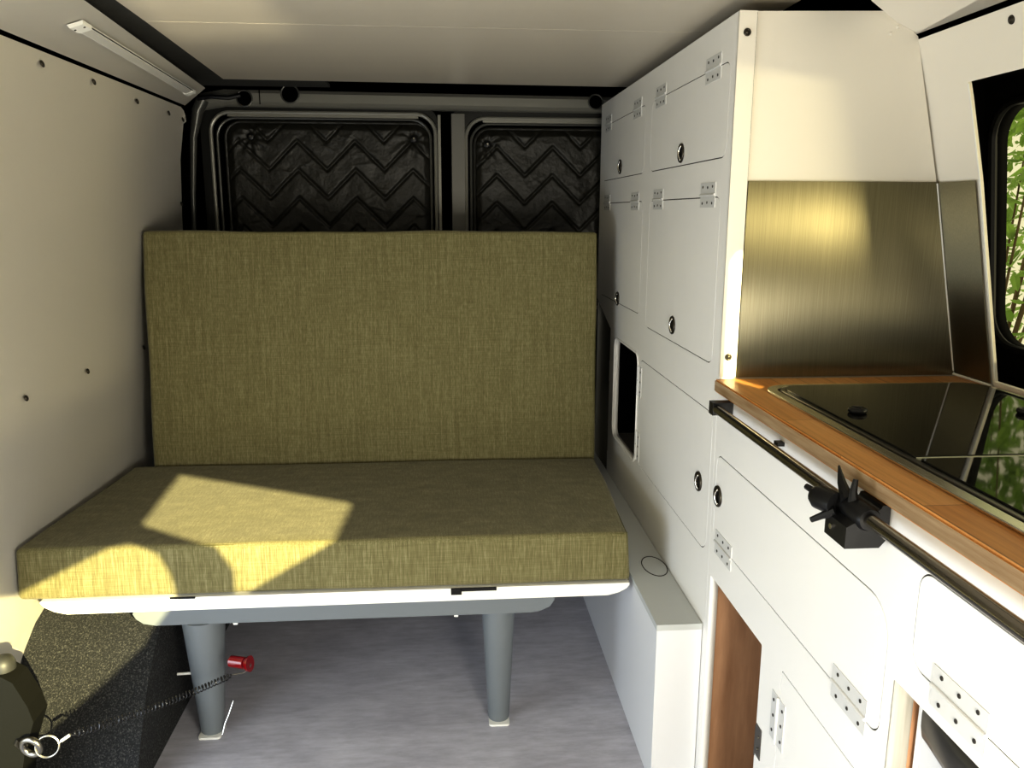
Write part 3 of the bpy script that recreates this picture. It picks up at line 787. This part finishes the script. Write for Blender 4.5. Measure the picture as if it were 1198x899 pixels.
for a, b in ((0, 1), (4, 5), (5, 6), (1, 5), (4, 7)):
    p, q2 = Vector(S8[a]), Vector(S8[b]); c = (Vector(S8[0])+Vector(S8[6]))/2
    n = 24; pts = [p.lerp(q2, .008+.984*k/n) for k in range(n+1)]
    d = (((p+q2)/2)-c); dirx = (q2-p).normalized(); d = d-dirx*d.dot(dirx); d.normalize()
    # normalise towards the bevelled rim
    sgn = Vector((0 if abs(dirx.x) > .5 else (1 if p.x > 0 else -1), 0 if abs(dirx.y) > .5 else -1, 0 if abs(dirx.z) > .5 else (1 if p.z > .35 else -1)))
    pts = [x-sgn*.0040 for x in pts]
    tube(bm, pts, .0011, 6)
part(finish('piping', bm, PIPING, smooth=True), sc)
bc = thing('back_cushion', (-.17, 2.0, .305), 'tall olive green fabric backrest cushion standing below the rear windows', 'cushion')
B8 = [(-.712, 1.944, .307), (.3665, 1.944, .307), (.3700, 2.048, .3065), (-.708, 2.048, .3065),
      (-.716, 2.020, .9560), (.3735, 2.020, .9560), (.3765, 2.125, .9440), (-.713, 2.125, .9440)]
cushion('cover', B8, FABRIC, bc, .005)
bm = bmesh.new()
for a, b in ((4, 5), (0, 4), (1, 5)):
    p, q2 = Vector(B8[a]), Vector(B8[b]); dirx = (q2-p).normalized()
    sgn = Vector((0 if abs(dirx.x) > .5 else (1 if p.x > 0 else -1), -1, 0 if abs(dirx.z) > .5 else 1))
    pts = [p.lerp(q2, .01+.98*k/24)-sgn*.0040 for k in range(25)]
    tube(bm, pts, .0010, 6)
part(finish('piping', bm, PIPING, smooth=True), bc)

# ------------------------------------------------------------------ carpeted wheel arch
arc = [(1.270, 0), (1.300, .045), (1.335, .105), (1.375, .160), (1.415, .200), (1.46, .232), (1.52, .252), (1.62, .266), (1.80, .268), (1.95, .24), (2.06, .15), (2.12, 0)]
bm = bmesh.new(); prism(bm, arc, 'x', -.815, -.548)
for v in bm.verts:
    if v.co.y < 1.6: v.co.y += (-.548-v.co.x)*.15
wa = finish('wheel_arch', bm, CARPET, bev=.006, seg=2, smooth=True); tag(wa, 'charcoal carpeted wheel arch hump under the left end of the bench', 'wheel arch'); recenter(wa)

# black trim block and eye bolt, lower left
tb = thing('trim_block', (-.74, 1.2, 0), 'dark moulded plastic trim block in the bottom left corner by the eye bolt', 'trim block')
bm = bmesh.new(); prism(bm, [(-.82, 0), (-.700, 0), (-.694, .10), (-.684, .15), (-.664, .205), (-.670, .232), (-.688, .275), (-.704, .286), (-.82, .290)], 'y', 1.215, 1.262)
part(finish('block', bm, mat('dark moulded plastic', (.008, .008, .006), .7, spec=.08, bump=(200, .3, .001)), bev=.004), tb)
bm = bmesh.new(); tube(bm, [(-.712, 1.240, .286), (-.712, 1.240, .296), (-.712, 1.240, .305), (-.712, 1.240, .309)], [.018, .018, .014, .006], 20); part(finish('end_cap', bm, mat('grey cap', (.03, .03, .025), .5), smooth=True), tb)
eb = thing('eye_bolt', (-.664, 1.2, .175), 'dark steel eye bolt on the plastic trim block at the lower left', 'eye bolt')
bm = bmesh.new(); tube(bm, circ((-.6615, 1.196, .1745), .0148, (.2, 1, .15), 28), .0050, 10, close=True); part(finish('eye', bm, STEELD, smooth=True), eb)
bm = bmesh.new(); tube(bm, [(-.6725, 1.200, .1735), (-.690, 1.214, .1730)], .0042, 12); tube(bm, [(-.682, 1.207, .1732), (-.6865, 1.211, .1731)], .0085, 6); part(finish('shank', bm, STEELD, smooth=True), eb)
# coiled cord with split ring, ferrule and red clip
cd = thing('coiled_cord', (-.50, 1.3, .18), 'black coiled cord from the eye bolt past the left bench leg, with red clip', 'cord')
bm = bmesh.new()
for off in (0, .0016): tube(bm, circ((-.6370, 1.1945+off, .1745), .0170, (-.15, 1, -.2), 30), .0011, 6, close=True)
part(finish('split_ring', bm, mat('grey ring steel', (.30, .29, .27), .35, metal=.9), smooth=True), cd)
bm = bmesh.new(); tube(bm, [(-.6205, 1.196, .1780), (-.6165, 1.198, .1815)], .0011, 8); tube(bm, [(-.6165, 1.198, .1815), (-.6045, 1.202, .1885)], .0026, 10); part(finish('ferrule', bm, mat('bright ferrule', (.85, .85, .83), .3, metal=.6), smooth=True), cd)
A, B = Vector((-.6045, 1.202, .1885)), Vector((-.402, 1.397, .1660))
turns = 46; N = turns*12; pts = []
ax = (B-A).normalized(); ea, ebv = frame_of(ax)
for k in range(N+1):
    f = k/N; sag = -.0065*math.sin(PI*f)
    rr = .0052*min(1, f*25, (1-f)*25); a = 2*PI*turns*f
    pts.append(A.lerp(B, f)+Vector((0, 0, sag))+ea*rr*math.cos(a)+ebv*rr*math.sin(a))
bm = bmesh.new(); tube(bm, pts, .0011, 6); part(finish('coil', bm, mat('glossy black cord', (.010, .010, .011), .25, spec=.8), smooth=True), cd)
bm = bmesh.new(); tube(bm, [(-.402, 1.397, .1660), (-.384, 1.400, .167), (-.374, 1.402, .172), (-.3705, 1.404, .182)], .0014, 8); part(finish('wire_end', bm, STEELD, smooth=True), cd)
bm = bmesh.new(); tube(bm, [(-.412, 1.420, .1800), (-.410, 1.419, .1805), (-.384, 1.410, .1808), (-.382, 1.409, .1808)], [.008, .0110, .0110, .009], 16)
tube(bm, [(-.381, 1.408, .1810), (-.376, 1.406, .1815), (-.372, 1.405, .1822)], [.0105, .0140, .0150], 16)
part(finish('red_clip', bm, RED, smooth=True), cd, 'glossy red clip')

# ------------------------------------------------------------------ bushes outside the window
def bush(cx, cy_, n, h, seed, label):
    rnd = random.Random(seed); th = thing('leafy_bush', (cx, cy_, 0), label, 'bush', )
    bm = bmesh.new()
    for k in range(n):
        z = rnd.uniform(.3, h); r = .55*(1-(z/h)**3)+.1; a = rnd.uniform(0, 2*PI); q_ = r*math.sqrt(rnd.random())
        c = Vector((cx+q_*math.cos(a), cy_+q_*math.sin(a), z)); l = rnd.uniform(.022, .05); w = l*.42
        d = Vector((rnd.uniform(-1, 1), rnd.uniform(-1, 1), rnd.uniform(-.8, .6))).normalized(); s1 = d.cross(Vector((rnd.uniform(-1, 1), rnd.uniform(-1, 1), 1))).normalized(); up_ = d.cross(s1)*.15*l
        vs = [bm.verts.new(c+o_) for o_ in (-d*l, -d*l*.3+s1*w+up_, d*l*.5+s1*w*.7+up_, d*l, d*l*.5-s1*w*.7+up_, -d*l*.3-s1*w+up_)]
        bm.faces.new([vs[0], vs[1], vs[2], vs[3]]); bm.faces.new([vs[0], vs[3], vs[4], vs[5]])
    part(finish('foliage', bm, LEAF, recalc=False), th)
    bm = bmesh.new()
    for k in range(9):
        a = rnd.uniform(0, 2*PI); e = Vector((cx+.4*math.cos(a), cy_+.4*math.sin(a), h*.9)); tube(bm, [(cx, cy_, 0), Vector((cx, cy_, 0)).lerp(e, .4)+Vector((0, 0, .1)), e], [.010, .005, .002], 6)
    part(finish('stem', bm, BARK, smooth=True), th)
bush(2.1, 3.0, 1700, 1.75, 11, 'green leafy bush outside the window, nearest its rear edge')
bush(3.3, 4.6, 1200, 1.9, 12, 'green leafy bush outside the window, behind the first bush')

# ------------------------------------------------------------------ gobo sheet added behind the viewer, holes cut to shape the sun patches
LP = Vector((2.0, -3.4, 2.15))                     # low sun source
WY = -.35
def back(p, L=LP):
    p = Vector(p); t_ = (WY-L.y)/(p.y-L.y); q_ = L+(p-L)*t_; return (q_.x, q_.z)
poly1 = [back(p) for p in ((-.62, 1.865, .403), (-.204, 1.647, .403), (-.215, 1.44, .403), (-.378, 1.44, .307), (-.401, 1.44, .307), (-.401, 1.44, .352), (-.430, 1.44, .400), (-.470, 1.455, .403), (-.598, 1.547, .403))]
poly2 = [back(p) for p in ((-.790, 1.44, .316), (-.617, 1.445, .402), (-.585, 1.460, .403), (-.531, 1.44, .389), (-.512, 1.44, .350), (-.504, 1.44, .301), (-.560, 1.42, .219), (-.735, 1.31, .080), (-.80, 1.20, .10), (-.795, 1.22, .42))]
poly3 = [back(p) for p in ((.4385, 1.243, .70), (.4560, 1.243, .70), (.4560, 1.243, .950), (.4385, 1.243, .925))]
L3 = Vector((.6, -2.2, .1))                       # added spot, shaped by its hole into the ceiling patch
poly4 = [back(p, L3) for p in ((-.25, 1.59, 1.311), (-.50, 1.68, 1.311), (-.46, 1.25, 1.311), (-.40, .98, 1.311), (-.20, .98, 1.311), (-.262, 1.30, 1.311), (-.275, 1.40, 1.311))]
wf = sheet('gobo_front', [(-1.2, 0), (1.8, 0), (1.8, 1.7), (-1.2, 1.7)], [poly1, poly2, poly3, poly4], .004, lambda u, v, w: (u, WY+w-.002, v), mat('gobo sheet', (.35, .34, .31), .8))
tag(wf, kind='structure')

# ------------------------------------------------------------------ lights
def spot(name, loc, target, e, col, size, r):
    l = bpy.data.lights.new(name, 'SPOT'); l.energy = e; l.color = col; l.spot_size = math.radians(size); l.spot_blend = .1; l.shadow_soft_size = r
    o = bpy.data.objects.new(name, l); C.objects.link(o); o.location = loc
    o.rotation_mode = 'QUATERNION'; o.rotation_quaternion = (Vector(target)-Vector(loc)).to_track_quat('-Z', 'Y'); return o
def area(name, loc, target, e, col, sx, sy_):
    l = bpy.data.lights.new(name, 'AREA'); l.shape = 'RECTANGLE'; l.size = sx; l.size_y = sy_; l.energy = e; l.color = col
    o = bpy.data.objects.new(name, l); C.objects.link(o); o.location = loc
    o.rotation_mode = 'QUATERNION'; o.rotation_quaternion = (Vector(target)-Vector(loc)).to_track_quat('-Z', 'Y'); return o
spot('low_sun', LP, (.0, 1.5, .55), 6800, (1, .88, .46), 34, .012)
spot('ceiling_patch_spot', L3, (-.35, 1.35, 1.311), 700, (1, .90, .62), 16, .03)
area('front_fill', (-.10, -.30, .62), (.05, 2, .45), 1.2, (1, .92, .76), 1.0, .9)  # added soft fill lamp just inside the front sheet
area('sky_side_door', (-.84, .66, .32), (.45, .95, .05), 9, (.74, .85, 1), .9, .5)
area('warm_uplight', (.05, -.25, .12), (-.25, 1.3, 1.3), 4.2, (1, .90, .68), .9, .25)  # added low lamp, warms the slanted panels and ceiling from below
area('left_wall_fill', (.36, .12, .60), (-.78, 1.50, .75), 16, (1, .95, .82), .35, .35)  # added fill lamp by the unit front, brightens the left wall
area('window_light', (2.6, -.05, .97), (-.7, 1.7, .95), 36, (1, .88, .56), .5, .10)
w = bpy.data.worlds.new('world'); bpy.context.scene.world = w; w.use_nodes = True
bg = w.node_tree.nodes['Background']; bg.inputs[0].default_value = (1.0, .93, .66, 1); bg.inputs[1].default_value = 1.1
sc_ = bpy.context.scene
sc_.view_settings.view_transform = 'Standard'; sc_.view_settings.look = 'None'; sc_.view_settings.exposure = .20; sc_.view_settings.gamma = .83
sc_.cycles.max_bounces = 10; sc_.cycles.diffuse_bounces = 5; sc_.cycles.use_denoising = True
